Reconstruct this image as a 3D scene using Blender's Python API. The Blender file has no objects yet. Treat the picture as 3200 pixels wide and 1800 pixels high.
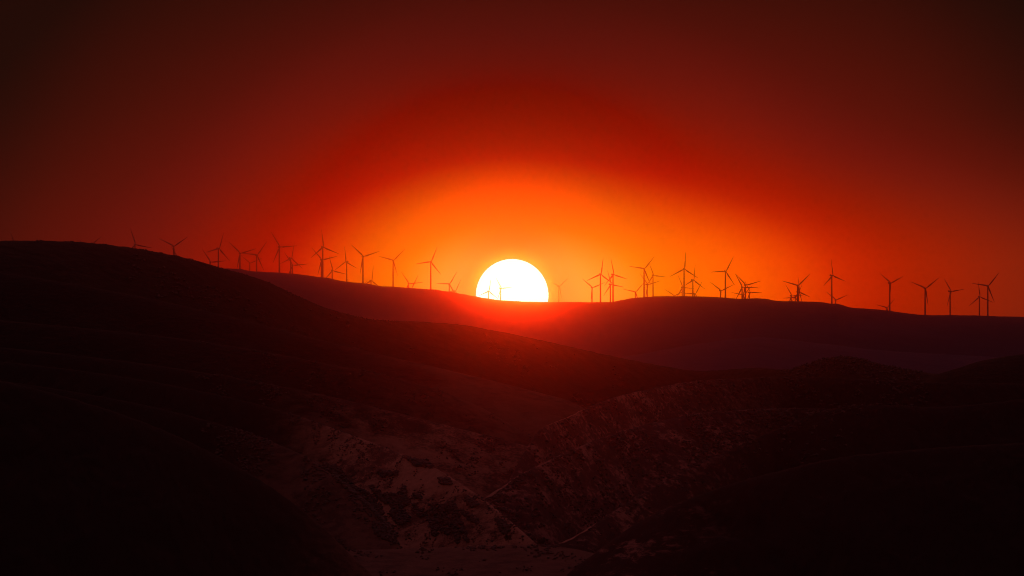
import bpy, bmesh, math, random
import numpy as np
from mathutils import Vector, Matrix

random.seed(7)
C = bpy.data.collections.new("scene")
bpy.context.scene.collection.children.link(C)
SC = bpy.context.scene
R = math.radians
NS = 0.48                      # scale of the near country: its hills stand 3 to 6.5 km away

# ------------------------------------------------------------------ camera geometry (telephoto, 7.5 degrees wide)
K = 4.07e-5                    # radians per photo pixel
E0 = R(0.5)                    # camera looks half a degree above level
CE, SE = math.cos(E0), math.sin(E0)

def place(px, py, y):
    """point at ground distance y seen at photo pixel (px, py)"""
    u = (np.asarray(px, float) - 1600.0) * K
    v = (900.0 - np.asarray(py, float)) * K
    s = y / (CE - v * SE)
    return u * s, s * (SE + v * CE)

def to_px(x, y, z):
    f = y * CE + z * SE
    w = -y * SE + z * CE
    return 1600 + x / f / K, 900 - w / f / K

cam_d = bpy.data.cameras.new("camera")
cam = bpy.data.objects.new("camera", cam_d)
C.objects.link(cam)
cam.location = (0, 0, 0)
cam.rotation_euler = (R(90) + E0, 0, 0)
cam_d.sensor_width = 36
cam_d.lens = 36 / (3200 * K)
cam_d.clip_start = 1.0
cam_d.clip_end = 4.0e6
SC.camera = cam

# ------------------------------------------------------------------ helpers
def link(name, mesh, mat=None, parent=None, kind=None, label=None, cat=None, group=None):
    o = bpy.data.objects.new(name, mesh)
    C.objects.link(o)
    if mat is not None and mesh is not None:
        mesh.materials.append(mat)
    if parent is not None:
        o.parent = parent
    if kind: o["kind"] = kind
    if label: o["label"] = label
    if cat: o["category"] = cat
    if group: o["group"] = group
    return o

def np_mesh(name, V, F, smooth=True):
    """F: (n,3) or (n,4) int array"""
    me = bpy.data.meshes.new(name)
    n, k = F.shape
    me.vertices.add(len(V))
    me.vertices.foreach_set("co", np.ascontiguousarray(V, np.float32).ravel())
    me.loops.add(n * k)
    me.loops.foreach_set("vertex_index", np.ascontiguousarray(F, np.int32).ravel())
    me.polygons.add(n)
    me.polygons.foreach_set("loop_start", np.arange(0, n * k, k, dtype=np.int32))
    me.polygons.foreach_set("loop_total", np.full(n, k, np.int32))
    me.polygons.foreach_set("use_smooth", np.full(n, smooth, bool))
    me.update(calc_edges=True)
    me.validate()
    return me

def hash2(ix, iy, seed):
    h = (ix.astype(np.int64) * 374761393 + iy.astype(np.int64) * 668265263 + seed * 974634777) & 0x7fffffff
    h = ((h ^ (h >> 13)) * 1274126177) & 0x7fffffff
    h = (h ^ (h >> 16)) & 0xffff
    return h / 65535.0

def vnoise(x, y, seed=0):
    ix, iy = np.floor(x), np.floor(y)
    fx, fy = x - ix, y - iy
    fx = fx * fx * fx * (fx * (fx * 6 - 15) + 10)
    fy = fy * fy * fy * (fy * (fy * 6 - 15) + 10)
    a = hash2(ix, iy, seed); b = hash2(ix + 1, iy, seed)
    c = hash2(ix, iy + 1, seed); d = hash2(ix + 1, iy + 1, seed)
    return (a + (b - a) * fx) * (1 - fy) + (c + (d - c) * fx) * fy

def fbm(x, y, seed=0, octv=4):
    s, a, t = 0, 1.0, 0
    for i in range(octv):
        s = s + a * (vnoise(x, y, seed + i * 17) - 0.5); t += a
        x = x * 2.03 + 5.1; y = y * 2.03 + 1.7; a *= 0.5
    return s / t * 2

def smooth_curve(pts, px):
    """monotone cubic (Fritsch-Carlson) through traced points: no overshoot"""
    p = np.array(pts, float)
    x, y = p[:, 0], p[:, 1]
    h = np.diff(x); d = np.diff(y) / h
    m = np.zeros(len(x))
    m[0], m[-1] = d[0], d[-1]
    for i in range(1, len(x) - 1):
        if d[i - 1] * d[i] > 0:
            w1, w2 = 2 * h[i] + h[i - 1], h[i] + 2 * h[i - 1]
            m[i] = (w1 + w2) / (w1 / d[i - 1] + w2 / d[i])
    px = np.clip(px, x[0], x[-1])
    i = np.clip(np.searchsorted(x, px) - 1, 0, len(x) - 2)
    t = (px - x[i]) / h[i]
    return ((1 + 2 * t) * (1 - t) ** 2 * y[i] + t * (1 - t) ** 2 * h[i] * m[i]
            + t * t * (3 - 2 * t) * y[i + 1] + t * t * (t - 1) * h[i] * m[i + 1])

# ------------------------------------------------------------------ materials
def nt(mat):
    mat.use_nodes = True
    t = mat.node_tree
    t.nodes.clear()
    return t, t.nodes, t.links

def ground_mat(name, grass, scrub, size, cover, soft=0.08, flank=None, bump=0.6, rough=0.9):
    """dry grass with scrub cover: two noise scales decide where scrub stands"""
    if not name.startswith(("far", "mid")):
        size *= NS
        flank = flank and tuple(v * NS for v in flank)
    m = bpy.data.materials.new(name)
    t, N, L = nt(m)
    out = N.new("ShaderNodeOutputMaterial")
    bs = N.new("ShaderNodeBsdfPrincipled")
    bs.inputs["Roughness"].default_value = rough
    bs.inputs["Specular IOR Level"].default_value = 0.05
    geo = N.new("ShaderNodeNewGeometry")
    mp = N.new("ShaderNodeMapping")
    mp.inputs["Scale"].default_value = (0.62, 0.55, 1.5)
    mp.inputs["Rotation"].default_value = (0, R(14), 0)
    L.new(geo.outputs["Position"], mp.inputs["Vector"])
    n1 = N.new("ShaderNodeTexNoise"); n1.inputs["Scale"].default_value = 1.0 / size
    n1.inputs["Detail"].default_value = 7; n1.inputs["Roughness"].default_value = 0.62
    n1.inputs["Distortion"].default_value = 0.4
    L.new(mp.outputs[0], n1.inputs["Vector"])
    n2 = N.new("ShaderNodeTexNoise"); n2.inputs["Scale"].default_value = 9.0 / size
    n2.inputs["Detail"].default_value = 5
    L.new(mp.outputs[0], n2.inputs["Vector"])
    mix = N.new("ShaderNodeMath"); mix.operation = 'MULTIPLY_ADD'
    mix.inputs[1].default_value = 0.35; L.new(n2.outputs[0], mix.inputs[0])
    n0 = N.new("ShaderNodeTexNoise"); n0.inputs["Scale"].default_value = 0.16 / size; n0.inputs["Detail"].default_value = 3
    L.new(mp.outputs[0], n0.inputs["Vector"])
    big = N.new("ShaderNodeMath"); big.operation = 'MULTIPLY_ADD'; big.inputs[1].default_value = 0.55; big.inputs[2].default_value = -0.275
    L.new(n0.outputs[0], big.inputs[0])
    sc = N.new("ShaderNodeMath"); sc.operation = 'MULTIPLY_ADD'; sc.inputs[1].default_value = 0.65
    L.new(n1.outputs[0], sc.inputs[0]); L.new(big.outputs[0], sc.inputs[2]); L.new(sc.outputs[0], mix.inputs[2])
    th = N.new("ShaderNodeMapRange"); th.interpolation_type = 'SMOOTHSTEP'
    th.inputs["From Min"].default_value = 1 - cover - soft
    th.inputs["From Max"].default_value = 1 - cover + soft
    L.new(mix.outputs[0], th.inputs["Value"])
    # tone variation of the grass itself
    n3 = N.new("ShaderNodeTexNoise"); n3.inputs["Scale"].default_value = 3.1 / size
    n3.inputs["Detail"].default_value = 8
    L.new(mp.outputs[0], n3.inputs["Vector"])
    gv = N.new("ShaderNodeMixRGB")
    gv.inputs[1].default_value = (*[c * 0.55 for c in grass], 1)
    gv.inputs[2].default_value = (*[min(1, c * 1.35) for c in grass], 1)
    L.new(n3.outputs[0], gv.inputs[0])
    cm = N.new("ShaderNodeMixRGB"); cm.inputs[2].default_value = (*scrub, 1)
    L.new(gv.outputs[0], cm.inputs[1]); L.new(th.outputs[0], cm.inputs[0])
    col_out = cm.outputs[0]
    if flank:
        # vignette darkening painted into the ground colour away from the valley axis, ragged edge
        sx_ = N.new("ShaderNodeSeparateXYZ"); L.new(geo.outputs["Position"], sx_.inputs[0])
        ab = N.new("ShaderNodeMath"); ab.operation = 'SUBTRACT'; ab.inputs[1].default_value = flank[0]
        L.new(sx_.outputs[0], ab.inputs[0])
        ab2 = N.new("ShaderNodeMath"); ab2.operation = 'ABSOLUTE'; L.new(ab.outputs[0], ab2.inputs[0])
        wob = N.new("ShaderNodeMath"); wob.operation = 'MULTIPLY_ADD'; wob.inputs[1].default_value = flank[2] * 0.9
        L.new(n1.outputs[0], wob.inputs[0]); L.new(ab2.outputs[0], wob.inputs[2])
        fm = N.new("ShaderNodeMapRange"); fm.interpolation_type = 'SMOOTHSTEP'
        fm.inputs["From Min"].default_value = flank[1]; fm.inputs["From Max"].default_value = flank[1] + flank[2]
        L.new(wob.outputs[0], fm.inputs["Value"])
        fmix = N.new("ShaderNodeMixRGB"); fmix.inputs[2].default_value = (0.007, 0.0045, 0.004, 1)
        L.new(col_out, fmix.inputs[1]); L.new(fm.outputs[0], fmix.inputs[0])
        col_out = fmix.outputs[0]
    L.new(col_out, bs.inputs["Base Color"])
    b = N.new("ShaderNodeBump"); b.inputs["Strength"].default_value = bump
    b.inputs["Distance"].default_value = size * 0.05
    L.new(n2.outputs[0], b.inputs["Height"]); L.new(b.outputs[0], bs.inputs["Normal"])
    L.new(bs.outputs[0], out.inputs[0])
    return m

def plain_mat(name, col, rough=0.5, var=0.12, scale=0.4):
    m = bpy.data.materials.new(name)
    t, N, L = nt(m)
    out = N.new("ShaderNodeOutputMaterial")
    bs = N.new("ShaderNodeBsdfPrincipled")
    bs.inputs["Roughness"].default_value = rough
    geo = N.new("ShaderNodeTexCoord")
    n = N.new("ShaderNodeTexNoise"); n.inputs["Scale"].default_value = scale; n.inputs["Detail"].default_value = 5
    L.new(geo.outputs["Object"], n.inputs["Vector"])
    mx = N.new("ShaderNodeMixRGB")
    mx.inputs[1].default_value = (*[c * (1 - var) for c in col], 1)
    mx.inputs[2].default_value = (*[min(1, c * (1 + var)) for c in col], 1)
    L.new(n.outputs[0], mx.inputs[0]); L.new(mx.outputs[0], bs.inputs["Base Color"])
    L.new(bs.outputs[0], out.inputs[0])
    return m

PALE = (0.24, 0.145, 0.10)
DRY = (0.20, 0.12, 0.07)
DARK = (0.030, 0.018, 0.013)
FLANK_DARK = (0.010, 0.007, 0.006)  # near-black ground tone for the painted darkening of the flanks
M_far = ground_mat("far_hazed_grass", (0.024, 0.022, 0.052), (0.017, 0.016, 0.038), 420, 0.42, 0.15, bump=0.2)  # bluish dusk haze tinted into the grass colour
M_mid = ground_mat("mid_hazed_grass", (0.029, 0.024, 0.056), (0.022, 0.018, 0.042), 300, 0.40, 0.15, bump=0.2)  # same purple haze tint mixed into the ridge colour
M_hill = ground_mat("near_hill_grass", (0.010, 0.006, 0.004), (0.006, 0.004, 0.003), 160, 0.50, 0.10)
M_dark = ground_mat("darkened_hill_ground", (0.008, 0.005, 0.004), (0.006, 0.004, 0.003), 60, 0.55, 0.08)  # right hill: side darkening put into a near-black ground colour
M_pale = ground_mat("pale_dry_grass", (0.225, 0.123, 0.088), (0.058, 0.032, 0.026), 11, 0.46, 0.10, flank=(29, 197, 115))
M_mixed = ground_mat("scrubby_slope", (0.20, 0.105, 0.086), (0.036, 0.020, 0.020), 6, 0.55, 0.08, flank=(60, 150, 220))
M_spur = ground_mat("dark_scrubby_slope", (0.16, 0.085, 0.070), (0.026, 0.014, 0.014), 6, 0.56, 0.05, flank=(60, 100, 130))
M_brown = ground_mat("brown_dry_grass", (0.185, 0.098, 0.070), (0.045, 0.024, 0.020), 20, 0.47, 0.09, flank=(0, 150, 230))
M_slope = ground_mat("dark_brown_grass", (0.085, 0.045, 0.032), (0.030, 0.017, 0.014), 60, 0.47, 0.09, flank=(20, 120, 240))
M_bare = ground_mat("bare_earth", (0.25, 0.138, 0.10), (0.09, 0.048, 0.038), 4, 0.45, 0.08)
M_edge = ground_mat("spur_edge_grass", (0.10, 0.056, 0.042), (0.030, 0.017, 0.014), 8, 0.5, 0.08, flank=(-20, 95, 110))
M_edge_right = ground_mat("spur_edge_scrub", (0.17, 0.09, 0.075), (0.022, 0.012, 0.012), 6, 0.6, 0.05, flank=(60, 60, 110))
M_floor = ground_mat("valley_floor_grass", (0.085, 0.048, 0.037), (0.034, 0.020, 0.017), 9, 0.47, 0.10, flank=(-20, 175, 130))
M_brush = plain_mat("dark_brush_leaves", (0.022, 0.014, 0.011), 0.8, 0.4, 0.8)
M_bark = plain_mat("brush_bark", (0.035, 0.022, 0.016), 0.85, 0.3, 2)
M_tower = plain_mat("painted_steel", (0.055, 0.05, 0.05), 0.45, 0.06, 0.08)  # turbine materials: white in life, backlit silhouette shade put into the colour
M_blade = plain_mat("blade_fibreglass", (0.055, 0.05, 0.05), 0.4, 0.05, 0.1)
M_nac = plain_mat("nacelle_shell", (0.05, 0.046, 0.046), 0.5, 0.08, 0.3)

# ------------------------------------------------------------------ traced crests (photo pixels)
FAR = [(-1500,842),(-600,836),(0,838),(400,836),(640,837),(711.6,839),(752.8,840.5),(775,846),(803,848.3),(874.7,852.5),(915,855.3),(1000,866),
 (1024.8,868.4),(1040,872.5),(1082.8,880),(1102,882.8),(1132.5,885),(1158.7,888.4),(1198.7,895),(1229,896),(1248.4,897.3),
 (1288.4,900),(1345,904.3),(1363.5,905.4),(1379,908.5),(1405.5,911.6),(1427.2,915.5),(1478.4,924.8),(1528,933.3),(1565.4,938),
 (1583.5,939.6),(1636.3,942.7),(1709.3,943.8),(1847.5,944),(1900,944.2),(1918,942.2),(1940,938.4),(1965,933.2),(1992.5,929.7),
 (2014.6,928.3),(2079.5,925.6),(2140,925.6),(2200,927.2),(2266,930.6),(2293,933.4),(2328,933.7),(2361.5,932.3),(2396.7,934.1),
 (2416,938.6),(2444,940.9),(2493,941.8),(2545.6,943),(2574.7,945),(2598,949),(2617.8,949.7),(2633,953.7),(2652.7,960),
 (2700,964.3),(2738.7,966.7),(2779.8,971.4),(2829,978),(2864,982.5),(2887.7,984.3),(2917,985.1),(3000,985.1),(3087.7,986.6),
 (3123,989),(3200,989.8),(3600,998),(4700,1010)]
MID = [(-1500,1250),(900,1220),(1500,1180),(1700,1152),(1850,1128),(1973,1112),(2080,1092),(2190,1074),(2290,1060),(2376,1053),(2450,1060),
 (2600,1078),(2800,1098),(3000,1110),(3300,1120),(4700,1140)]
HILL = [(-1500,800),(-800,775),(-300,758),(0,753.3),(31,753),(133.5,752.7),(240.7,756),(295,761),(341.6,766),(400,773),(415.7,775.7),(460.7,783.2),(504,791),
 (535,797),(557,800.6),(582,808),(610,814),(644,824),(679.7,834.4),(690.5,837.5),(728.7,848.3),(769,858.4),(821.9,875.5),
 (876,898.8),(944,931),(1031,966),(1118,990),(1180,1001),(1304,1005),(1404,1011),(1515,1027),(1652,1054.6),(1801,1088),
 (1950,1120.5),(2087,1146.6),(2168,1157.7),(2205.6,1159),(2290,1154),(2364,1149),(2457,1155.3),(2519,1139.7),(2569,1124),
 (2637,1116),(2687,1122),(2749,1139.7),(2842,1156.5),(2941.6,1170),(3100,1185),(3300,1190),(4700,1240)]
RHILL = [(2300,1600),(2500,1420),(2700,1290),(2850,1210),(2941.6,1165.8),(2997.5,1149),(3059.6,1129),(3121.7,1116.8),(3200,1106.8),(3350,1092),(3700,1060),(4700,1040)]
SPUR_E = [(-200,820),(300,900),(700,985),(1000,1062),(1250,1122),(1450,1168),(1600,1205),(1700,1231),(1772,1250),(1850,1290),(2000,1400)]
SPUR_D = [(-400,960),(100,1010),(500,1050),(800,1095),(1040,1140),(1200,1172),(1350,1212),(1450,1250),(1512,1278),(1613,1337),(1690,1380),(1760,1440),(1900,1560)]
SPUR_C = [(-500,1040),(0,1085),(400,1130),(700,1175),(1000,1232),(1200,1280),(1400,1330),(1560,1372),(1656,1398),(1700,1430),(1740,1470),(1900,1640)]
RSLOPE = [(1380,1720),(1500,1610),(1590,1500),(1640,1410),(1686,1343),(1760,1310),(1826,1279),(1900,1248),(2000,1222),(2205,1188),(2460,1178),(2700,1185),(2900,1195),(3300,1200),(4700,1260)]
RBANK = [(1380,1660),(1430,1612),(1516,1557),(1586,1510),(1652,1470),(1720,1437),(1800,1400),(1900,1362),(2050,1318),(2250,1285),(2500,1275),(2800,1290),(3300,1300),(4700,1330)]
SPUR_B = [(-500,1090),(0,1130),(400,1180),(700,1238),(900,1290),(1060,1345),(1220,1405),(1366,1467),(1440,1513),(1516,1564),(1600,1634),(1671,1697),(1700,1728),(1760,1790),(1900,1960)]
SPUR_A2 = [(-500,1130),(0,1190),(400,1255),(700,1330),(860,1385),(960,1430),(1110,1545),(1207,1640),(1260,1720),(1340,1800),(1500,1990)]
RSPUR = [(1600,1800),(1680,1745),(1733,1706),(1790,1680),(1854,1640),(1930,1590),(2050,1520),(2250,1420),(2438,1338),(2618,1275),(2760,1265),(2900,1272),(3300,1240),(4700,1200)]
RFRONT = [(1680,1880),(1767,1800),(1880,1712),(2000,1630),(2150,1560),(2400,1480),(2700,1420),(3300,1380),(4700,1350)]
SPUR_A = [(-1500,1080),(-400,1130),(0,1190),(300,1268),(500,1340),(680,1425),(840,1518),(1000,1640),(1100,1738),(1180,1812),(1270,1895),(1360,2000)]
FLOOR = [(-1500,1700),(700,1722),(1000,1722),(1300,1716),(1500,1711),(1650,1706),(1760,1712),(1900,1740),(2300,1800),(4700,1850)]

GRIDS = {}

def hill(name, crest, depth, slope, rnd, front_drop, px0, px1, cols, rows, mat, amp=6.0, size=120.0, gully=0.0, gsize=40.0,
         crest_amp=0.6, crest_size=12.0, back=0.45, back_len=500, seed=1, gskew=0.0):
    f = 1.0 if name == "middle_ridge" else NS
    rnd *= f; front_drop *= f; amp *= f; size *= f; gully *= f; gsize *= f; crest_amp *= f; crest_size *= f; back_len *= f
    px = np.linspace(px0, px1, cols)
    py = smooth_curve(crest, px)
    D = f * np.interp(px, [p[0] for p in depth], [p[1] for p in depth])
    # smooth the distance profile a little
    kx = max(3, cols // 60) | 1
    D = np.convolve(np.pad(D, kx // 2, mode='edge'), np.ones(kx) / kx, mode='valid')
    xc, zc = place(px, py, D)
    nb = max(8, rows // 6)
    flen = front_drop / slope + rnd
    t = np.linspace(0, 1, rows) ** 1.35
    s_front = t[::-1] * flen                       # far from crest -> 0
    s_back = np.linspace(0, 1, nb + 1)[1:] ** 1.5 * back_len
    S = np.concatenate([s_front, -s_back])         # + in front, - behind
    Sg = np.repeat(S[:, None], cols, 1)
    Y = D[None, :] - Sg
    X = (px[None, :] - 1600) * K * Y / CE
    a = np.abs(Sg)
    drop = np.where(Sg >= 0, slope * a * a / (a + rnd), back * a * a / (a + rnd))
    Z = zc[None, :] - drop
    ramp = np.clip(a / (3 * rnd + 20 * f), 0, 1)
    n = fbm(X / size, Y / size * 0.6, seed, 5)
    Z = Z + amp * ramp * n
    if gully:
        w = fbm(X / (size * 0.8), Y / (size * 0.8), seed + 50, 3) * 0.9
        g = np.abs(fbm(X / gsize + w + gskew * Sg / gsize, Sg / (gsize * 6), seed + 90, 3))
        Z = Z + gully * ramp * (np.minimum(g, 0.35) - 0.28)
    Z = Z + crest_amp * fbm(X / crest_size, Y / (crest_size * 2.5), seed + 7, 4)
    V = np.stack([X, Y, Z], -1).reshape(-1, 3)
    nr = len(S)
    idx = np.arange(nr * cols).reshape(nr, cols)
    F = np.stack([idx[:-1, :-1], idx[:-1, 1:], idx[1:, 1:], idx[1:, :-1]], -1).reshape(-1, 4)
    me = np_mesh(name, V, F)
    o = link(name, me, mat, kind="structure")
    GRIDS[name] = (X, Y, Z, Sg)
    return o

# ------------------------------------------------------------------ wind turbines: hub pixel, blade length in pixels, yaw, rotor angle, label
TURB = [
(49.0,772.0,51.0,30,97,"single dark blade tip poking over the far left hilltop, the leftmost turbine"),
(280.0,769.0,51.5,30,53,"lone right-slanting blade tip showing over the crest of the dark left hill"),
(423.5,764.2,54.0,18,101,"half-sunk turbine high on the left hill, one blade up and one pointing right"),
(543.8,769.2,54.0,16,56,"Y-shaped turbine half way down the left hill crest, fainter blades behind its tower"),
(557.0,808.0,47.0,10,89,"mostly hidden turbine behind the left hill's Y-shaped one, only thin blade ends showing"),
(658.7,818.9,49.5,16,85,"low turbine left of a taller one, its hub just above the left hill's edge"),
(685.6,776.6,53.0,34,16,"tall turbine where the dark left hill meets the far ridge, boxy nacelle on its left"),
(751.2,791.6,53.5,14,73,"turbine at the far ridge's left end with a long blade reaching up left"),
(804.0,797.0,53.0,22,36,"turbine whose left blade touches its neighbour's hub, another blade reaching up right"),
(781.5,821.9,41.0,14,68,"small short turbine between the two touching turbines at the ridge's left end"),
(875.4,771.4,56.5,22,86,"large turbine with one blade up left and one level right, left of a close pair"),
(912.0,807.1,51.0,36,9,"turbine with one blade upright, its nacelle crossed by a lower turbine's blade"),
(915.5,828.7,49.5,14,85,"lower turbine half behind, and just right of, an upright-bladed tower"),
(1011.0,772.2,56.0,24,112,"tallest turbine left of the sun, upright blade and a second rotor halfway down its tower"),
(1006.3,811.8,51.5,20,77,"turbine almost hidden in line with the tallest tower left of the sun"),
(1040.0,845.6,47.5,20,104,"short turbine low on the ridge just right of the tallest double tower"),
(1080.5,818.0,48.0,-30,116,"turbine facing left, nacelle on the right of its tower, thin upright blade"),
(1135.9,801.4,55.0,16,72,"large turbine with two blades in a wide V and a foot widened by another's blade"),
(1162.2,877.3,48.0,30,5,"low turbine with only its upright blade standing clear, nacelle at ridge level"),
(1120.0,911.0,44.5,30,41,"hidden turbine showing only a tiny blade tip at the foot of a large one"),
(1229.8,813.8,50.5,14,45,"clean-standing turbine with blades left and up right, midway along the left ridge"),
(1278.1,886.0,45.5,14,85,"low small turbine crossed on the right by a hidden turbine's slanting blade"),
(1286.0,902.0,49.5,30,28,"hidden turbine showing one slanting blade beside a low small turbine left of the sun"),
(1347.2,818.1,51.0,12,22,"orange-tinted full-height turbine, the last tall one left of the sun"),
(1405.2,887.5,45.0,16,31,"small turbine with level left blade, first of two on the slope left of the sun"),
(1423.8,909.6,42.0,30,26,"hub-deep turbine with one blade up, nearest to the sun's left edge"),
(1528.4,910.1,38.0,24,8,"golden turbine inside the sun disc, the left and lower one with an upright blade"),
(1567.2,900.8,39.0,36,85,"golden turbine inside the sun disc, the right and higher one with a level right blade"),
(1748.9,894.9,38.5,34,50,"orange Y-shaped turbine standing alone just right of the sun"),
(1851.8,898.7,44.0,18,68,"short turbine with thin V blades directly left of a tall nacelle-less tower"),
(1878.3,857.3,52.0,16,7,"first tall turbine right of the sun, upright blade and no nacelle in view"),
(1918.7,858.0,50.5,30,106,"second tall turbine right of the sun, with its nacelle on the left"),
(1910.4,888.6,47.0,32,100,"lower turbine hugging the left side of a tall tower, rotors overlapping"),
(1986.6,912.5,41.5,14,42,"small low turbine on the rising ridge left of a group of three towers"),
(2013.9,840.0,50.5,10,39,"highest turbine of the group of three towers, a blade level to the left"),
(2025.6,889.0,47.5,34,75,"lowest and middle turbine of the group of three close towers"),
(2042.8,860.2,44.5,22,97,"rightmost turbine of the group of three towers, nacelle on its left"),
(2139.2,840.6,53.0,12,3,"highest turbine on the right-hand hilltop with an upright blade and spread arms"),
(2134.0,898.0,40.5,26,95,"low turbine just left of the highest hilltop tower, blade leaning up left"),
(2168.5,875.2,49.5,34,4,"turbine with an upright blade just right of the highest hilltop tower"),
(2173.4,918.5,46.0,30,31,"hub-deep turbine at the foot of the second hilltop tower, one blade up right"),
(2107.6,924.4,38.5,10,63,"turbine sunk to its hub on the hilltop, two blades in a flat V"),
(2268.8,848.0,52.0,16,27,"tall turbine with a level left blade, next right of the hilltop cluster"),
(2253.8,908.5,46.5,22,65,"short turbine with flat V blades, left of a tall one with a level left blade"),
(2320.6,897.7,50.0,14,90,"leftmost full turbine of the tight cluster right of the hilltop, blade up left"),
(2331.0,890.9,49.5,16,75,"highest hub of the tight cluster right of the hilltop, blades in a wide V"),
(2345.0,914.2,45.0,34,88,"rightmost and lowest nacelle of the tight cluster right of the hilltop"),
(2323.7,922.5,41.5,16,42,"turbine hidden low between the towers of the tight cluster, level left blade showing"),
(2493.8,892.6,53.5,10,46,"front turbine of the next group right, wide V blades over a thick tower"),
(2499.0,912.4,47.5,40,110,"turbine half behind the thick tower, its upright blade rising through the hub in front"),
(2475.1,924.6,43.0,26,86,"leftmost low turbine of the group around the thick tower, blade up left"),
(2486.8,929.9,43.0,16,27,"lowest turbine tucked between the left nacelle and the thick tower"),
(2603.2,861.1,52.5,36,110,"tall lone turbine with long nacelle where the right ridge steps down"),
(2613.1,937.2,42.0,16,67,"tiny turbine at the foot of the tall lone one where the right ridge steps down"),
(2783.9,884.6,51.5,32,65,"tall Y-shaped turbine with a blade hanging beside its tower, far right slope"),
(2772.2,961.4,41.0,26,43,"hub-deep turbine at the foot of the far right Y-shaped one"),
(2893.0,901.0,54.5,16,52,"tall turbine with V blades and short nacelle, alone on the level far right ridge"),
(2972.8,910.4,50.0,36,82,"turbine with long nacelle and level right blade, third from the right end"),
(3088.3,893.9,54.5,10,39,"rightmost turbine of all, tall with a blade raised up right"),
(3062.5,927.4,46.5,16,112,"shorter turbine just left of the rightmost one, upright blade behind its blade"),
]
ROTOR_R, HUB_H, OVER = 45.0, 80.0, 5.2
DC_FAR = 18400.0

def far_crest(px): return smooth_curve(FAR, np.atleast_1d(np.asarray(px, float)))

tspec = []
for (hx, hy, L, yaw, ph, lab) in TURB:
    d = ROTOR_R / (L * K)
    ps = R(yaw)
    x, z = place(hx, hy, d)
    tx = x - OVER * math.sin(ps)
    ty = d + OVER * math.cos(ps)
    bpx, _ = to_px(tx, ty, z)
    zb = z - HUB_H
    _, bpy_ = to_px(tx, ty, zb)
    cpy = float(far_crest(bpx)[0])
    if bpy_ < cpy + 4:
        _, zb = place(bpx, cpy + 4, ty); zb = float(zb); bpy_ = cpy + 4
    tspec.append(dict(x=float(tx), y=float(ty), z=float(z), zb=float(zb), bpx=float(bpx), dpy=float(bpy_ - cpy), yaw=ps, ph=R(ph), lab=lab))

# ------------------------------------------------------------------ far ridge: front face, crest and the plateau the turbines stand on
def far_ridge():
    cols = 900
    px = np.linspace(-1300, 4500, cols)
    py = smooth_curve(FAR, px)
    S = np.concatenate([np.linspace(1, 0, 70) ** 1.3 * 2600, -np.linspace(0, 1, 90)[1:] * 11800])
    Sg = np.repeat(S[:, None], cols, 1)
    Y = DC_FAR - Sg
    xc, zc = place(px, py, DC_FAR)
    X = (px[None, :] - 1600) * K * Y / CE
    Z = np.zeros_like(X)
    a = np.maximum(Sg, 0)
    front = zc[None, :] - 0.15 * a * a / (a + 220)
    rp = np.clip(a / 500, 0, 1)
    front = front + rp * 14 * fbm(X / 600, Y / 900, 3, 4) + rp * 10 * (np.abs(fbm(X / 260, Y / 1500, 9, 3)) - 0.25)
    # back: line of sight minus an interpolated pixel drop through every turbine foot
    B = np.maximum(-Sg, 0)
    num = np.zeros_like(X); den = np.zeros_like(X)
    for q in tspec:
        w = 1.0 / (((X - q['x']) / 120) ** 2 + ((Y - q['y']) / 260) ** 2 + 1e-3) ** 1.5
        num += w * q['dpy']; den += w
    dpy = num / den
    r = np.clip(B / 900, 0, 1); r = r * r * (3 - 2 * r)
    far_extra = np.clip((B - 10400) / 1400, 0, 1) * 60
    PYb = py[None, :] + dpy * r + 2.0 * np.clip(B / 300, 0, 1) + far_extra
    v = (900 - PYb) * K
    back = Y / (CE - v * SE) * (SE + v * CE)
    Z = np.where(Sg > 0, front, back)
    Z = Z + 0.8 * fbm(X / 14, Y / 60, 21, 3) * np.exp(-(Sg / 120) ** 2)
    V = np.stack([X, Y, Z], -1).reshape(-1, 3)
    nr = len(S)
    idx = np.arange(nr * cols).reshape(nr, cols)
    F = np.stack([idx[:-1, :-1], idx[:-1, 1:], idx[1:, 1:], idx[1:, :-1]], -1).reshape(-1, 4)
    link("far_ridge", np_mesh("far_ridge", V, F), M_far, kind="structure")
    GRIDS["far_ridge"] = (X, Y, Z, Sg)
far_ridge()

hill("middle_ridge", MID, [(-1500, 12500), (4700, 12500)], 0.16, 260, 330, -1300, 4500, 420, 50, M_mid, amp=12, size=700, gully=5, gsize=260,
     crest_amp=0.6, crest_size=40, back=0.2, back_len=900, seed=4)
hill("near_hill", HILL, [(-1500, 10300), (0, 10600), (1200, 11200), (2168, 11800), (2640, 10700), (3300, 10900), (4700, 10900)], 0.34, 90, 620,
     -1300, 4500, 1100, 150, M_hill, amp=9, size=330, gully=7, gsize=110, crest_amp=0.9, crest_size=9, back=0.3, back_len=900, seed=11)
hill("right_hill", RHILL, [(2300, 9300), (4700, 9300)], 0.40, 50, 420, 2320, 4500, 330, 90, M_dark, amp=7, size=160, gully=6, gsize=60,
     crest_amp=0.6, crest_size=9, back=0.35, back_len=700, seed=15)
hill("upper_spur", SPUR_E, [(-200, 10250), (700, 10200), (1850, 10050)], 0.42, 25, 300, -150, 1990, 420, 60, M_slope, amp=4, size=90, gully=3, gsize=40,
     crest_amp=0.5, crest_size=8, back=0.25, back_len=260, seed=18)
hill("middle_spur", SPUR_D, [(-400, 9500), (1200, 9400), (1900, 9450)], 0.46, 22, 340, -350, 1880, 520, 90, M_slope, amp=4, size=80, gully=3.5, gsize=34,
     crest_amp=0.5, crest_size=7, back=0.35, back_len=300, seed=22)
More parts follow.
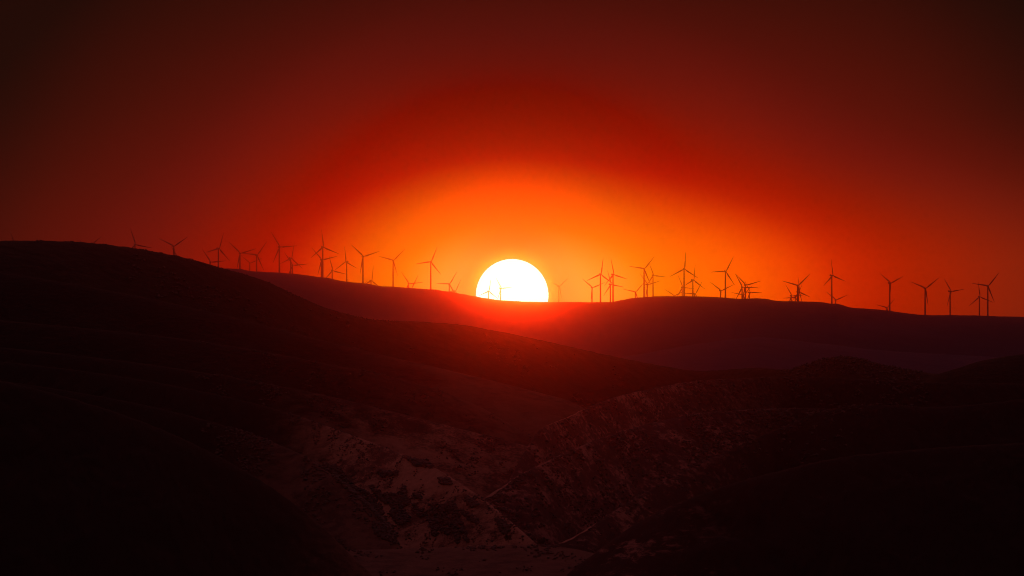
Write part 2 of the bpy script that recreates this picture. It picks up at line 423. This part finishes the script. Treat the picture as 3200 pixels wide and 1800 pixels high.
hill("pale_spur", SPUR_C, [(-500, 8500), (1000, 8500), (1740, 8600), (1900, 8600)], 0.50, 18, 320, -450, 1890, 560, 110, M_brown, amp=4, size=60, gully=4,
     gsize=26, crest_amp=0.5, crest_size=6, back=0.5, back_len=300, seed=26, gskew=0.2)
hill("right_slope", RSLOPE, [(1380, 7250), (1800, 8150), (2100, 8700), (2460, 9100), (4700, 9100)], 0.44, 14, 300, 1385, 4400, 900, 190,
     M_mixed, amp=5, size=55, gully=4, gsize=30, crest_amp=0.9, crest_size=5, back=0.5, back_len=300, seed=31, gskew=-0.25)
hill("right_bank", RBANK, [(1380, 7000), (1652, 7150), (2000, 7600), (2460, 7900), (4700, 7900)], 0.44, 12, 260, 1385, 4400, 900, 170,
     M_mixed, amp=5, size=45, gully=4.5, gsize=26, crest_amp=0.9, crest_size=5, back=0.5, back_len=260, seed=33, gskew=-0.3)
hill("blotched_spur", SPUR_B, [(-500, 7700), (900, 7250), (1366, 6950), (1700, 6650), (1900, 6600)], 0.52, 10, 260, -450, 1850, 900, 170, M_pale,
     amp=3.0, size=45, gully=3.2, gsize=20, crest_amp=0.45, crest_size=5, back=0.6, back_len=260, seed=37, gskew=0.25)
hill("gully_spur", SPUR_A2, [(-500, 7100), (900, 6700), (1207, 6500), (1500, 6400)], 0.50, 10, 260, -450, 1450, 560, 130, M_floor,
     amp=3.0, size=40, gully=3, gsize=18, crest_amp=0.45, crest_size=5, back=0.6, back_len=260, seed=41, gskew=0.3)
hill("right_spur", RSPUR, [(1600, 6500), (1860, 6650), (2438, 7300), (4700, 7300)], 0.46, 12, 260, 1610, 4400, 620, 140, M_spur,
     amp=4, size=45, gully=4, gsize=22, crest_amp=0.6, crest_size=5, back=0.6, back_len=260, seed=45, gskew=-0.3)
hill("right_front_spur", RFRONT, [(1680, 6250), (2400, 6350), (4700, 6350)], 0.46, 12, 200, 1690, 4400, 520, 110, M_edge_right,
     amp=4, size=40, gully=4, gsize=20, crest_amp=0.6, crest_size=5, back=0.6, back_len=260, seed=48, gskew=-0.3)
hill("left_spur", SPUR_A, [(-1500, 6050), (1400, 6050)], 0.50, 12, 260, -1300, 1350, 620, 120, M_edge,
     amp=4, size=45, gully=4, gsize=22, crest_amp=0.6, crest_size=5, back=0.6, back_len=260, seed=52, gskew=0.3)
hill("valley_floor", FLOOR, [(-1500, 6420), (4700, 6420)], 0.13, 30, 90, -1300, 4500, 900, 110, M_floor,
     amp=1.6, size=40, gully=0.8, gsize=14, crest_amp=0.25, crest_size=5, back=0.03, back_len=300, seed=57)

# bare earth banks along the gully edges: strips lying on the crests of the spurs
def bank(src, pa, pb, width, seed):
    X, Y, Z, S = GRIDS[src]
    px = 1600 + X[0] * CE / (Y[0] * K)
    j0, j1 = np.searchsorted(px, pa), np.searchsorted(px, pb)
    nw = 9
    cols = np.arange(j0, j1)
    t = np.linspace(0, 1, len(cols))
    wj = width * NS * np.minimum(1, np.minimum(t, 1 - t) * 5) * (0.6 + 0.8 * vnoise(cols / 9.0, cols * 0 + seed, seed))
    V = []
    for c, w in zip(cols, wj):
        order = np.argsort(S[:, c])
        for u in np.linspace(-0.25, 1, nw):
            sv = u * w
            V.append((np.interp(sv, S[order, c], X[order, c]), np.interp(sv, S[order, c], Y[order, c]),
                      np.interp(sv, S[order, c], Z[order, c]) + 0.18))
    idx = np.arange(len(cols) * nw).reshape(len(cols), nw)
    F = np.stack([idx[:-1, :-1], idx[1:, :-1], idx[1:, 1:], idx[:-1, 1:]], -1).reshape(-1, 4)
    link("bare_bank", np_mesh("bare_bank", np.array(V), F), M_bare, kind="structure")
bank("blotched_spur", 1330, 1700, 9, 3)
bank("right_bank", 1500, 1662, 9, 5)
bank("right_slope", 1684, 1845, 6, 7)
bank("right_spur", 1728, 1872, 8, 9)

# ground from under the camera down to the valley
def near_ground():
    ys = np.concatenate([np.linspace(-250, 300, 24), np.linspace(360, 6300 * NS, 70)])
    cols = 120
    tt = np.linspace(-1, 1, cols)
    Y = np.repeat(ys[:, None], cols, 1)
    W = 160 + np.maximum(Y, 0) * 0.125
    X = tt[None, :] * W
    Z = -7 - 0.0345 * np.maximum(Y, 0) + fbm(X / 90, Y / 90, 77, 4) * np.clip(Y / 500, 0, 1) * 2.5
    V = np.stack([X, Y, Z], -1).reshape(-1, 3)
    idx = np.arange(len(ys) * cols).reshape(len(ys), cols)
    F = np.stack([idx[:-1, :-1], idx[:-1, 1:], idx[1:, 1:], idx[1:, :-1]], -1).reshape(-1, 4)
    link("ground", np_mesh("ground", V, F), M_floor, kind="structure")
near_ground()

# ------------------------------------------------------------------ scrub: uncountable dark bushes on the slopes
bm = bmesh.new(); bmesh.ops.create_icosphere(bm, subdivisions=1, radius=1.0)
bm.verts.ensure_lookup_table(); bm.verts.index_update()
ICO_V = np.array([v.co[:] for v in bm.verts]); ICO_F = np.array([[v.index for v in f.verts] for f in bm.faces]); bm.free()
rng = np.random.default_rng(5)
SCRUB_V, SCRUB_F = [], []

def add_scrub(P, rad):
    n = len(P)
    if n == 0: return
    rad = rad * NS
    nv = len(ICO_V)
    base = sum(len(v) for v in SCRUB_V)
    jit = 0.62 + 0.65 * rng.random((n, nv, 1))
    ang = rng.random(n) * 2 * math.pi
    ca, sa = np.cos(ang), np.sin(ang)
    B = ICO_V[None] * jit
    sx = rad[:, None] * (0.8 + 0.7 * rng.random((n, 1)))
    sy = rad[:, None] * (0.8 + 0.7 * rng.random((n, 1)))
    sz = rad[:, None] * (0.55 + 0.45 * rng.random((n, 1)))
    bx, by, bz = B[..., 0] * sx, B[..., 1] * sy, B[..., 2] * sz
    V = np.stack([bx * ca[:, None] - by * sa[:, None] + P[:, 0:1], bx * sa[:, None] + by * ca[:, None] + P[:, 1:2],
                  bz + sz * 0.55 + P[:, 2:3]], -1)
    SCRUB_V.append(V.reshape(-1, 3))
    SCRUB_F.append((ICO_F[None] + (base + np.arange(n) * nv)[:, None, None]).reshape(-1, 3))

def surf_samples(name, n, pxr=None, smax=1e9, smin=-5):
    X, Y, Z, S = GRIDS[name]
    r, c = X.shape
    fr = rng.random(n) * (r - 1.001); fc = rng.random(n) * (c - 1.001)
    i, j = fr.astype(int), fc.astype(int); a, b = fr - i, fc - j
    def s(A): return (A[i, j] * (1 - a) * (1 - b) + A[i + 1, j] * a * (1 - b) + A[i, j + 1] * (1 - a) * b + A[i + 1, j + 1] * a * b)
    P = np.stack([s(X), s(Y), s(Z)], -1); ss = s(S)
    qx, qy = to_px(P[:, 0], P[:, 1], P[:, 2])
    ok = (ss < smax) & (ss > smin) & (qx > -400) & (qx < 3600) & (qy < 1880)
    if pxr: ok &= (qx > pxr[0]) & (qx < pxr[1])
    return P[ok], ss[ok], qx[ok], qy[ok]

def in_poly(x, y, poly):
    ins = np.zeros(len(x), bool)
    j = len(poly) - 1
    for i in range(len(poly)):
        xi, yi = poly[i]; xj, yj = poly[j]
        cond = ((yi > y) != (yj > y)) & (x < (xj - xi) * (y - yi) / (yj - yi + 1e-9) + xi)
        ins ^= cond; j = i
    return ins

# scattered brush on the right slope
for nm, cnt, mx in (("right_slope", 50000, 5000), ("right_bank", 90000, 9500)):
    P, s, qx, qy = surf_samples(nm, cnt, (1480, 2900), smin=8 * NS)
    d = fbm(P[:, 0] / (18 * NS), P[:, 1] / (26 * NS), 61, 4)
    d2 = fbm(P[:, 0] / (70 * NS), P[:, 1] / (110 * NS), 62, 3)
    k = d + 0.5 * d2 > -0.02
    add_scrub(P[k][:mx], 0.5 + 1.5 * rng.random(k.sum())[:mx] ** 2)
P, s, qx, qy = surf_samples("right_spur", 9000, (1800, 2700))
k = fbm(P[:, 0] / (14 * NS), P[:, 1] / (20 * NS), 63, 4) > 0.05
add_scrub(P[k][:1500], 0.6 + 1.0 * rng.random(k.sum())[:1500])
# brush on the knoll and along the crest of the near hill
P, s, qx, qy = surf_samples("near_hill", 60000, (2440, 2880), smax=120 * NS)
add_scrub(P[:900], 0.9 + 1.3 * rng.random(len(P[:900])))
P, s, qx, qy = surf_samples("near_hill", 120000, (-50, 1250), smax=40 * NS, smin=-12 * NS)
k = fbm(P[:, 0] / (16 * NS), P[:, 1] / (40 * NS), 66, 3) > 0.0
add_scrub(P[k][:800], 0.4 + 0.75 * rng.random(k.sum())[:800] ** 2)
P, s, qx, qy = surf_samples("near_hill", 60000, (400, 2300), smin=60 * NS, smax=900 * NS)
k = fbm(P[:, 0] / (60 * NS), P[:, 1] / (120 * NS), 67, 4) > 0.18
add_scrub(P[k][:1500], 0.8 + 1.5 * rng.random(k.sum())[:1500])
# brush on the middle spurs
for nm, cut, mx in (("middle_spur", 0.18, 1200), ("pale_spur", 0.12, 2200), ("gully_spur", 0.15, 1500), ("valley_floor", 0.2, 1500)):
    P, s, qx, qy = surf_samples(nm, 30000, (600, 1900))
    k = fbm(P[:, 0] / (24 * NS), P[:, 1] / (40 * NS), 71, 4) > cut
    add_scrub(P[k][:mx], 0.5 + 1.0 * rng.random(k.sum())[:mx])
# dense dark thickets running down the pale spur and the gully beside it
def zp(*a): return [(1000 + x * 0.2761, 1380 + y * 0.2761) for x, y in a]
THICKETS = [
 zp((1250,670),(1380,735),(1500,670),(1570,780),(1590,950),(1520,1050),(1390,1050),(1330,890),(1345,1080),(1275,1070),(1240,900),(1120,840),(1030,760),(1090,690),(1180,790),(1250,800)),
 zp((560,500),(620,540),(730,610),(890,610),(960,490),(980,640),(1010,700),(930,760),(820,770),(720,690),(640,620)),
 zp((790,790),(940,770),(1000,850),(1040,910),(900,960),(840,900)),
 zp((1520,960),(1560,1000),(1590,1170),(1540,1160)), zp((1590,900),(1640,1000),(1690,1150),(1640,1130)),
 zp((1570,760),(1690,830),(1800,910),(1760,930),(1650,860)), zp((1060,590),(1120,600),(1150,660),(1080,660)),
 zp((1640,620),(1720,650),(1790,740),(1700,740)), zp((1330,420),(1450,430),(1500,480),(1380,490)), zp((1000,200),(1250,240),(1280,290),(1080,280)),
 zp((1990,880),(2090,900),(2150,1010),(2080,1060),(2030,960)),
 zp((640,340),(860,350),(880,390),(700,400))]
GULLY = [zp((0,220),(200,290),(300,420),(430,520),(600,620),(680,720),(720,850),(880,1080),(840,1160),(640,1070),(600,940),(730,945),(600,790),(400,610),(200,450),(60,300))]
Q, s, qx, qy = surf_samples("blotched_spur", 260000, (980, 1660))
for poly in THICKETS:
    k = in_poly(qx + 5 * fbm(qx / 9, qy / 9, 81), qy + 5 * fbm(qx / 9, qy / 9, 83), poly)
    add_scrub(Q[k][:420], 1.0 + 1.2 * rng.random(k.sum())[:420])
for poly in GULLY:
    for nm in ("blotched_spur", "gully_spur"):
        Q2, s, ux, uy = surf_samples(nm, 160000, (960, 1300))
        k = in_poly(ux + 5 * fbm(ux / 9, uy / 9, 85), uy, poly)
        add_scrub(Q2[k][:600], 1.0 + 1.2 * rng.random(k.sum())[:600])
Q3, s, ux, uy = surf_samples("blotched_spur", 60000, (900, 1640))
k = fbm(Q3[:, 0] / (9 * NS), Q3[:, 1] / (16 * NS), 88, 3) > 0.1
add_scrub(Q3[k][:2500], 0.4 + 0.8 * rng.random(k.sum())[:2500] ** 2)
link("scrub", np_mesh("scrub", np.concatenate(SCRUB_V), np.concatenate(SCRUB_F), False), M_brush, kind="stuff",
     label="dark scrub and brush dotting the slopes around the valley", cat="scrub")

# ------------------------------------------------------------------ three bushes one can tell apart
def bush(px, py, y, w, h, label, seed):
    w *= NS; h *= NS
    x, z = place(px, py, y)
    root = link("bush", None, label=label, cat="bush", group="single bushes on the valley floor")
    root.location = (float(x), y, float(z))
    r = np.random.default_rng(seed)
    n = 900
    dirs = r.normal(size=(n, 3)); dirs /= np.linalg.norm(dirs, axis=1)[:, None]
    rad = r.random(n) ** 0.4
    lump = 0.75 + 0.35 * np.sin(dirs[:, 0] * 5 + seed) * np.cos(dirs[:, 2] * 4)
    P = dirs * (rad * lump)[:, None] * np.array([w / 2, w / 2.3, h / 2]) + np.array([0, 0, h * 0.56])
    a = r.normal(size=(n, 3)); b = r.normal(size=(n, 3))
    a /= np.linalg.norm(a, axis=1)[:, None]; b = np.cross(a, b); b /= np.linalg.norm(b, axis=1)[:, None]
    sz = (0.28 + 0.25 * r.random(n))[:, None] * w / 6
    V = np.stack([P - a * sz, P + b * sz * 0.6, P + a * sz, P - b * sz * 0.6], 1).reshape(-1, 3)
    F = np.arange(n * 4).reshape(n, 4)
    link("crown", np_mesh("crown", V, F, False), M_brush, parent=root)
    bm = bmesh.new()
    bmesh.ops.create_cone(bm, cap_ends=True, segments=9, radius1=w * 0.06, radius2=w * 0.03, depth=h * 0.8,
                          matrix=Matrix.Translation((0, 0, h * 0.28)))
    me = bpy.data.meshes.new("trunk"); bm.to_mesh(me); bm.free()
    link("trunk", me, M_bark, parent=root)

def on_ground(px, py, names):
    best = None
    for nm in names:
        X, Y, Z, S = GRIDS[nm]
        qx, qy = to_px(X, Y, Z)
        e = (qx - px) ** 2 + (qy - py) ** 2
        i = np.unravel_index(np.argmin(e), e.shape)
        if best is None or Y[i] < best: best = float(Y[i])
    return best
for (px, py, w, h, lab, sd) in (
    (1588, 1692, 7.5, 6.0, "round dark bush alone on the pale slope above the valley floor", 1),
    (1690, 1705, 8.0, 6.5, "dark bush in the notch of the valley, at the tip of the pale spur", 2),
    (1712, 1712, 6.0, 4.0, "low dark bush just right of the one in the valley notch", 3)):
    yy = on_ground(px, py, ("valley_floor", "blotched_spur"))
    bush(px, py, yy, w, h, lab, sd)

# ------------------------------------------------------------------ wind turbine parts
def mesh_of(name, bm, smooth=True):
    me = bpy.data.meshes.new(name); bm.normal_update(); bm.to_mesh(me); bm.free()
    for p in me.polygons: p.use_smooth = smooth
    return me

def lathe(prof, seg=20, axis='Z'):
    bm = bmesh.new(); rings = []
    for (r_, z_) in prof:
        ring = []
        for i in range(seg):
            a = 2 * math.pi * i / seg
            p = (r_ * math.cos(a), r_ * math.sin(a), z_)
            if axis == 'Y': p = (p[0], p[2], p[1])
            ring.append(bm.verts.new(p))
        rings.append(ring)
    for A, B in zip(rings[:-1], rings[1:]):
        for i in range(seg):
            bm.faces.new((A[i], A[(i + 1) % seg], B[(i + 1) % seg], B[i]))
    bm.faces.new(rings[0]); bm.faces.new(rings[-1])
    bmesh.ops.recalc_face_normals(bm, faces=bm.faces)
    return bm

def tower_mesh(h):
    return mesh_of("tower", lathe([(2.75, -6), (2.75, 0), (2.15, 0.01), (2.05, h * 0.3), (1.85, h * 0.6), (1.5, h - 2.2), (1.5, h - 1.6)], 24))

def blade_mesh():
    """aerofoil sections along +Z, root cylinder to twisted pointed tip"""
    bm = bmesh.new(); rings = []; nseg = 16
    st = [(0.9, 1.7, 1.7, 0), (2.2, 1.7, 1.6, 0), (4.5, 2.3, 1.25, 14), (8.5, 3.7, 0.95, 13), (12, 3.5, 0.75, 10), (18, 2.9, 0.55, 7), (26, 2.2, 0.4, 4),
          (34, 1.6, 0.28, 2), (40, 1.15, 0.18, 0.5), (43.6, 0.75, 0.10, 0), (45.0, 0.22, 0.05, 0)]
    for (zz, ch, th, tw) in st:
        ring = []
        for i in range(nseg):
            a = 2 * math.pi * i / nseg
            cx = math.cos(a) * 0.5
            off = 0.0 if zz < 3 else -0.16 * ch
            shp = math.sin(a) * 0.5 * (1.0 if zz < 3 else (0.55 + 0.9 * max(0, 0.5 - cx)) * 0.9)
            x, y = cx * ch - off, shp * th
            t = R(tw)
            ring.append(bm.verts.new((x * math.cos(t) - y * math.sin(t), x * math.sin(t) + y * math.cos(t) - 0.0009 * zz * zz, zz)))
        rings.append(ring)
    for A, B in zip(rings[:-1], rings[1:]):
        for i in range(nseg):
            bm.faces.new((A[i], A[(i + 1) % nseg], B[(i + 1) % nseg], B[i]))
    bm.faces.new(rings[0]); bm.faces.new(rings[-1])
    bmesh.ops.recalc_face_normals(bm, faces=bm.faces)
    return mesh_of("blade", bm)

def nacelle_mesh():
    """rounded housing along Y: tapered front, boxy back with a roof cooler"""
    bm = bmesh.new(); rings = []; nseg = 20
    for (yy, w, h, zo) in [(-3.4, 2.3, 2.4, 0), (-2.8, 3.0, 3.1, 0.05), (-1.0, 3.5, 3.7, 0.15), (4.5, 3.6, 3.9, 0.2), (7.0, 3.4, 3.7, 0.25), (7.9, 2.6, 2.9, 0.35)]:
        ring = []
        for i in range(nseg):
            a = 2 * math.pi * i / nseg
            c, s = math.cos(a), math.sin(a)
            e = 0.45
            ring.append(bm.verts.new((math.copysign(abs(c) ** e, c) * w / 2, yy, math.copysign(abs(s) ** e, s) * h / 2 + zo)))
        rings.append(ring)
    for A, B in zip(rings[:-1], rings[1:]):
        for i in range(nseg):
            bm.faces.new((A[i], A[(i + 1) % nseg], B[(i + 1) % nseg], B[i]))
    bm.faces.new(rings[0]); bm.faces.new(rings[-1])
    bmesh.ops.create_cube(bm, size=1, matrix=Matrix.Translation((0, 5.6, 2.5)) @ Matrix.Diagonal((2.6, 1.6, 0.9, 1)))
    bmesh.ops.recalc_face_normals(bm, faces=bm.faces)
    return mesh_of("nacelle", bm, False)

ME_TOWER, ME_BLADE, ME_NAC = tower_mesh(HUB_H), blade_mesh(), nacelle_mesh()
ME_HUB = mesh_of("hub", lathe([(0.25, -2.3), (0.9, -2.05), (1.5, -1.2), (1.8, 0), (1.75, 1.2), (1.55, 1.75)], 20, 'Y'))
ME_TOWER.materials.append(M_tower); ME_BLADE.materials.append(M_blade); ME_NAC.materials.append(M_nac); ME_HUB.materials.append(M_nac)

def part(name, mesh, parent, loc=(0, 0, 0), rot=(0, 0, 0)):
    o = bpy.data.objects.new(name, mesh)
    C.objects.link(o); o.parent = parent; o.location = loc; o.rotation_euler = rot
    return o

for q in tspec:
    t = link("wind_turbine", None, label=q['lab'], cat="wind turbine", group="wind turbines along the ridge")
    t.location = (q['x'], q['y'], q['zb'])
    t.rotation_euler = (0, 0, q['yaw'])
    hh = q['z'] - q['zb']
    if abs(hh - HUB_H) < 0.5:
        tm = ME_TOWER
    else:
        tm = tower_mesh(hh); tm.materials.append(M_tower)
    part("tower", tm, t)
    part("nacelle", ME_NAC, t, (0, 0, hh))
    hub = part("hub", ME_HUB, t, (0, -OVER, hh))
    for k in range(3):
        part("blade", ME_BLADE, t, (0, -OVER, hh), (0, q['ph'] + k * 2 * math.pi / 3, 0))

# ------------------------------------------------------------------ sun, light, sky
SUN_PX, SUN_PY, SUN_R = 1600.5, 923.0, 113.5
sx, sz = place(SUN_PX, SUN_PY, 1.0)
sun_dir = Vector((float(sx), 1.0, float(sz))).normalized()
SUN_EL = math.asin(sun_dir.z)
SUN_AZ = math.atan2(sun_dir.x, sun_dir.y)

DSUN = 1.5e6
bm = bmesh.new()
bmesh.ops.create_uvsphere(bm, u_segments=96, v_segments=48, radius=SUN_R * K * DSUN)
sun_me = mesh_of("sun", bm)
m_sun = bpy.data.materials.new("glowing_sun")
t, N, L = nt(m_sun)
out = N.new("ShaderNodeOutputMaterial"); em = N.new("ShaderNodeEmission"); tr = N.new("ShaderNodeBsdfTransparent"); ad = N.new("ShaderNodeAddShader")
em.inputs[0].default_value = (0.96, 0.98, 1.0, 1); em.inputs[1].default_value = 0.9
L.new(em.outputs[0], ad.inputs[0]); L.new(tr.outputs[0], ad.inputs[1]); L.new(ad.outputs[0], out.inputs[0])
m_sun.cycles.emission_sampling = 'NONE'
so = link("sun", sun_me, m_sun, label="blazing white setting sun, its lower third sunk behind the far ridge", cat="sun")
so.location = sun_dir * DSUN

SUN_STRENGTH = 0.022
HAZE = ((0.75e-5, 0.9985, (0.97, 0.85, 0.50)), (1.30e-5, 0.9878, (0.95, 0.30, 0.24)))   # density, forward lobe, colour
ld = bpy.data.lights.new("sun_light", 'SUN')
ld.energy = SUN_STRENGTH
ld.color = (1.0, 0.044, 0.0005)
ld.angle = R(0.53)
ld.cycles.use_multiple_importance_sampling = False
lo = bpy.data.objects.new("sun_light", ld); C.objects.link(lo)
lo.rotation_euler = sun_dir.to_track_quat('Z', 'Y').to_euler()
lo.location = (0, 200, 400)

W = bpy.data.worlds.new("World"); SC.world = W; W.use_nodes = True
t = W.node_tree; N = t.nodes; L = t.links; N.clear()
def math_node(op, a, b=None, c=None):
    n = N.new("ShaderNodeMath"); n.operation = op
    for i, v in enumerate((a, b, c)):
        if v is None: continue
        if isinstance(v, (int, float)): n.inputs[i].default_value = v
        else: L.new(v, n.inputs[i])
    return n.outputs[0]
wo = N.new("ShaderNodeOutputWorld"); bg = N.new("ShaderNodeBackground")
tc = N.new("ShaderNodeTexCoord"); sep = N.new("ShaderNodeSeparateXYZ")
L.new(tc.outputs["Generated"], sep.inputs[0])
az = math_node('ARCTAN2', sep.outputs[0], sep.outputs[1])
el = math_node('ARCSINE', sep.outputs[2])
du = math_node('SUBTRACT', az, SUN_AZ)
dv = math_node('SUBTRACT', el, SUN_EL)
def smooth(v, a, b, ta, tb):
    n = N.new("ShaderNodeMapRange"); n.interpolation_type = 'SMOOTHSTEP'
    for k_, w_ in (("From Min", a), ("From Max", b), ("To Min", ta), ("To Max", tb)): n.inputs[k_].default_value = w_
    L.new(v, n.inputs["Value"]); return n.outputs[0]
wide = smooth(du, -900 * K, 900 * K, 1 / 1.52, 1 / 2.28)
tall = smooth(du, -900 * K, 900 * K, 1 / 1.33, 1 / 1.52)
hi = smooth(dv, 130 * K, 620 * K, 0, 1)
us = math_node('MULTIPLY', du, math_node('MULTIPLY_ADD', math_node('SUBTRACT', tall, wide), hi, wide))
rho = math_node('SQRT', math_node('ADD', math_node('MULTIPLY', us, us), math_node('MULTIPLY', dv, dv)))
rpx = math_node('DIVIDE', rho, 2000 * K)       # 0..1 over 2000 photo pixels
cr = N.new("ShaderNodeValToRGB"); L.new(rpx, cr.inputs[0])
STOPS = [(0, (1.0, 0.39157, 0.04817)), (113, (1.0, 0.38133, 0.04519)), (170, (1.0, 0.25415, 0.01764)), (228, (0.97345, 0.16827, 0.00518)), (327, (0.82279, 0.08438, 0.0)), (400, (0.61721, 0.03434, 0.0)), (463, (0.42869, 0.00913, 0.0)), (550, (0.28744, 0.007, 0.00061)), (675, (0.18447, 0.00802, 0.00273)), (800, (0.13014, 0.007, 0.00335)), (923, (0.09306, 0.00605, 0.00273)), (1100, (0.05448, 0.00518, 0.00243)), (1300, (0.02732, 0.00402, 0.00212)), (1500, (0.01521, 0.00368, 0.00212)), (1800, (0.00913, 0.00304, 0.00212))]
els = cr.color_ramp.elements
while len(els) > 1: els.remove(els[-1])
for i, (p, c) in enumerate(STOPS):
    e = els[0] if i == 0 else els.new(min(1, p / 2000))
    e.position = min(1, p / 2000); e.color = (*c, 1)
cr.color_ramp.interpolation = 'B_SPLINE'
rc = math_node('SQRT', math_node('ADD', math_node('MULTIPLY', du, du), math_node('MULTIPLY', dv, dv)))
cs = N.new("ShaderNodeValToRGB"); L.new(math_node('DIVIDE', rc, 2000 * K), cs.inputs[0])
HAZE_GLOW = [(0, (0.7598705625, 0.31473, 0.0294)), (113, (0.7598705625, 0.31473, 0.0294)), (125, (0.7598705625, 0.31473, 0.0294)), (170, (0.7598705625, 0.17473, 0.0134)), (228, (0.72368625, 0.07395, 0.00589)), (327, (0.689225, 0.03866, 0.00628)), (400, (0.689225, 0.02775, 0.00687)), (463, (0.55138, 0.02559, 0.00779)), (550, (0.34888, 0.0192, 0.00487)), (675, (0.20682, 0.0068, 0.00086)), (800, (0.13712, 0.004, 0.00016)), (923, (0.09088, 0.00297, 0.00036)), (1100, (0.06773, 0.00244, 0.00036)), (1300, (0.03852, 0.00144, 0.00031)), (1500, (0.02363, 0.00107, 0.00025))]
cs.color_ramp.interpolation = 'B_SPLINE'
els = cs.color_ramp.elements
while len(els) > 1: els.remove(els[-1])
for i, (p, c) in enumerate(HAZE_GLOW):
    e = els[0] if i == 0 else els.new(min(1, p / 2000))
    e.position = min(1, p / 2000); e.color = (*c, 1)
hs = N.new("ShaderNodeVectorMath"); hs.operation = 'SCALE'
L.new(cs.outputs[0], hs.inputs[0]); L.new(smooth(dv, 0, 560 * K, 1.18, 0.76), hs.inputs["Scale"])
sub = N.new("ShaderNodeMixRGB"); sub.blend_type = 'SUBTRACT'; sub.inputs[0].default_value = 1; sub.use_clamp = False
L.new(cr.outputs[0], sub.inputs[1]); L.new(hs.outputs[0], sub.inputs[2])
lo_ = N.new("ShaderNodeMixRGB"); lo_.blend_type = 'LIGHTEN'; lo_.inputs[0].default_value = 1; lo_.inputs[2].default_value = (0.004, 0.0008, 0.0004, 1)
L.new(sub.outputs[0], lo_.inputs[1])
low = math_node('MULTIPLY', smooth(dv, 40 * K, 480 * K, 1, 0), smooth(du, 450 * K, 1100 * K, 0, 1))
low = math_node('MULTIPLY', low, smooth(math_node('ABSOLUTE', du), 1000 * K, 3600 * K, 1, 0))
warm = N.new("ShaderNodeMixRGB"); warm.blend_type = 'ADD'; warm.inputs[2].default_value = (0.004, 0.0055, 0, 1)
L.new(low, warm.inputs[0]); L.new(lo_.outputs[0], warm.inputs[1])
# what the haze takes out of the sky on the way to the camera, given back: path through the haze layer by elevation
path = math_node('MINIMUM', 31500.0, math_node('DIVIDE', 375.0, math_node('MAXIMUM', el, 0.006)))
gain = math_node('EXPONENT', math_node('MULTIPLY', path, sum(h[0] for h in HAZE)))
gs = N.new("ShaderNodeVectorMath"); gs.operation = 'SCALE'
L.new(warm.outputs[0], gs.inputs[0]); L.new(gain, gs.inputs["Scale"])
# dusk light of the rest of the sky dome
sky = N.new("ShaderNodeTexSky"); sky.sky_type = 'NISHITA'; sky.sun_disc = False
sky.sun_elevation = SUN_EL; sky.sun_rotation = SUN_AZ; sky.altitude = 200; sky.dust_density = 4.0; sky.air_density = 1.2
tint = N.new("ShaderNodeMixRGB"); tint.blend_type = 'MULTIPLY'; tint.inputs[0].default_value = 1
SKY_STRENGTH = 0.62
tint.inputs[2].default_value = (0.9 * SKY_STRENGTH, 0.24 * SKY_STRENGTH, 0.27 * SKY_STRENGTH, 1)
L.new(sky.outputs[0], tint.inputs[1])
upr = N.new("ShaderNodeMapRange"); upr.interpolation_type = 'SMOOTHSTEP'
upr.inputs["From Min"].default_value = 0.05; upr.inputs["From Max"].default_value = 0.6
L.new(rho, upr.inputs["Value"])
dome = N.new("ShaderNodeMixRGB"); dome.blend_type = 'MIX'
L.new(upr.outputs[0], dome.inputs[0]); L.new(gs.outputs[0], dome.inputs[1]); L.new(tint.outputs[0], dome.inputs[2])
L.new(dome.outputs[0], bg.inputs[0]); L.new(bg.outputs[0], wo.inputs[0])
bg.inputs[1].default_value = 1.0
W.cycles.sampling_method = 'NONE'      # the haze finds the glow by its own forward lobe

# ------------------------------------------------------------------ haze
zmin = min(float(g[2].min()) for g in GRIDS.values()) - 12
zmin = min(zmin, -7 - 0.0345 * 6300 * NS - 8)
ztop = max(q['z'] for q in tspec) + ROTOR_R + 15
bm = bmesh.new()
y0, y1, xw = -400.0, 31500.0, 4600.0
bmesh.ops.create_cube(bm, size=1, matrix=Matrix.Translation((0, (y0 + y1) / 2, (zmin + ztop) / 2)) @ Matrix.Diagonal((2 * xw, y1 - y0, ztop - zmin, 1)))
me = mesh_of("haze", bm, False)
mh = bpy.data.materials.new("pale_haze")
t, N, L = nt(mh)
out = N.new("ShaderNodeOutputMaterial"); add = N.new("ShaderNodeAddShader")
for i, (dens, g, col) in enumerate(HAZE):
    pv = N.new("ShaderNodeVolumePrincipled")
    pv.inputs["Color"].default_value = (*col, 1)
    pv.inputs["Density"].default_value = dens
    pv.inputs["Anisotropy"].default_value = g
    L.new(pv.outputs[0], add.inputs[i])
L.new(add.outputs[0], out.inputs["Volume"])
link("haze", me, mh, kind="stuff", label="warm sunset haze filling the air over the hills", cat="haze")

# ------------------------------------------------------------------ render settings
SC.render.engine = 'CYCLES'
SC.view_settings.view_transform = 'Standard'
SC.view_settings.look = 'None'
SC.view_settings.exposure = 0
SC.view_settings.gamma = 1
SC.cycles.volume_bounces = 0
SC.cycles.max_bounces = 4
SC.cycles.filter_width = 1.0
SC.cycles.use_denoising = True
SC.cycles.use_adaptive_sampling = False
SC.cycles.sample_clamp_indirect = 3.0
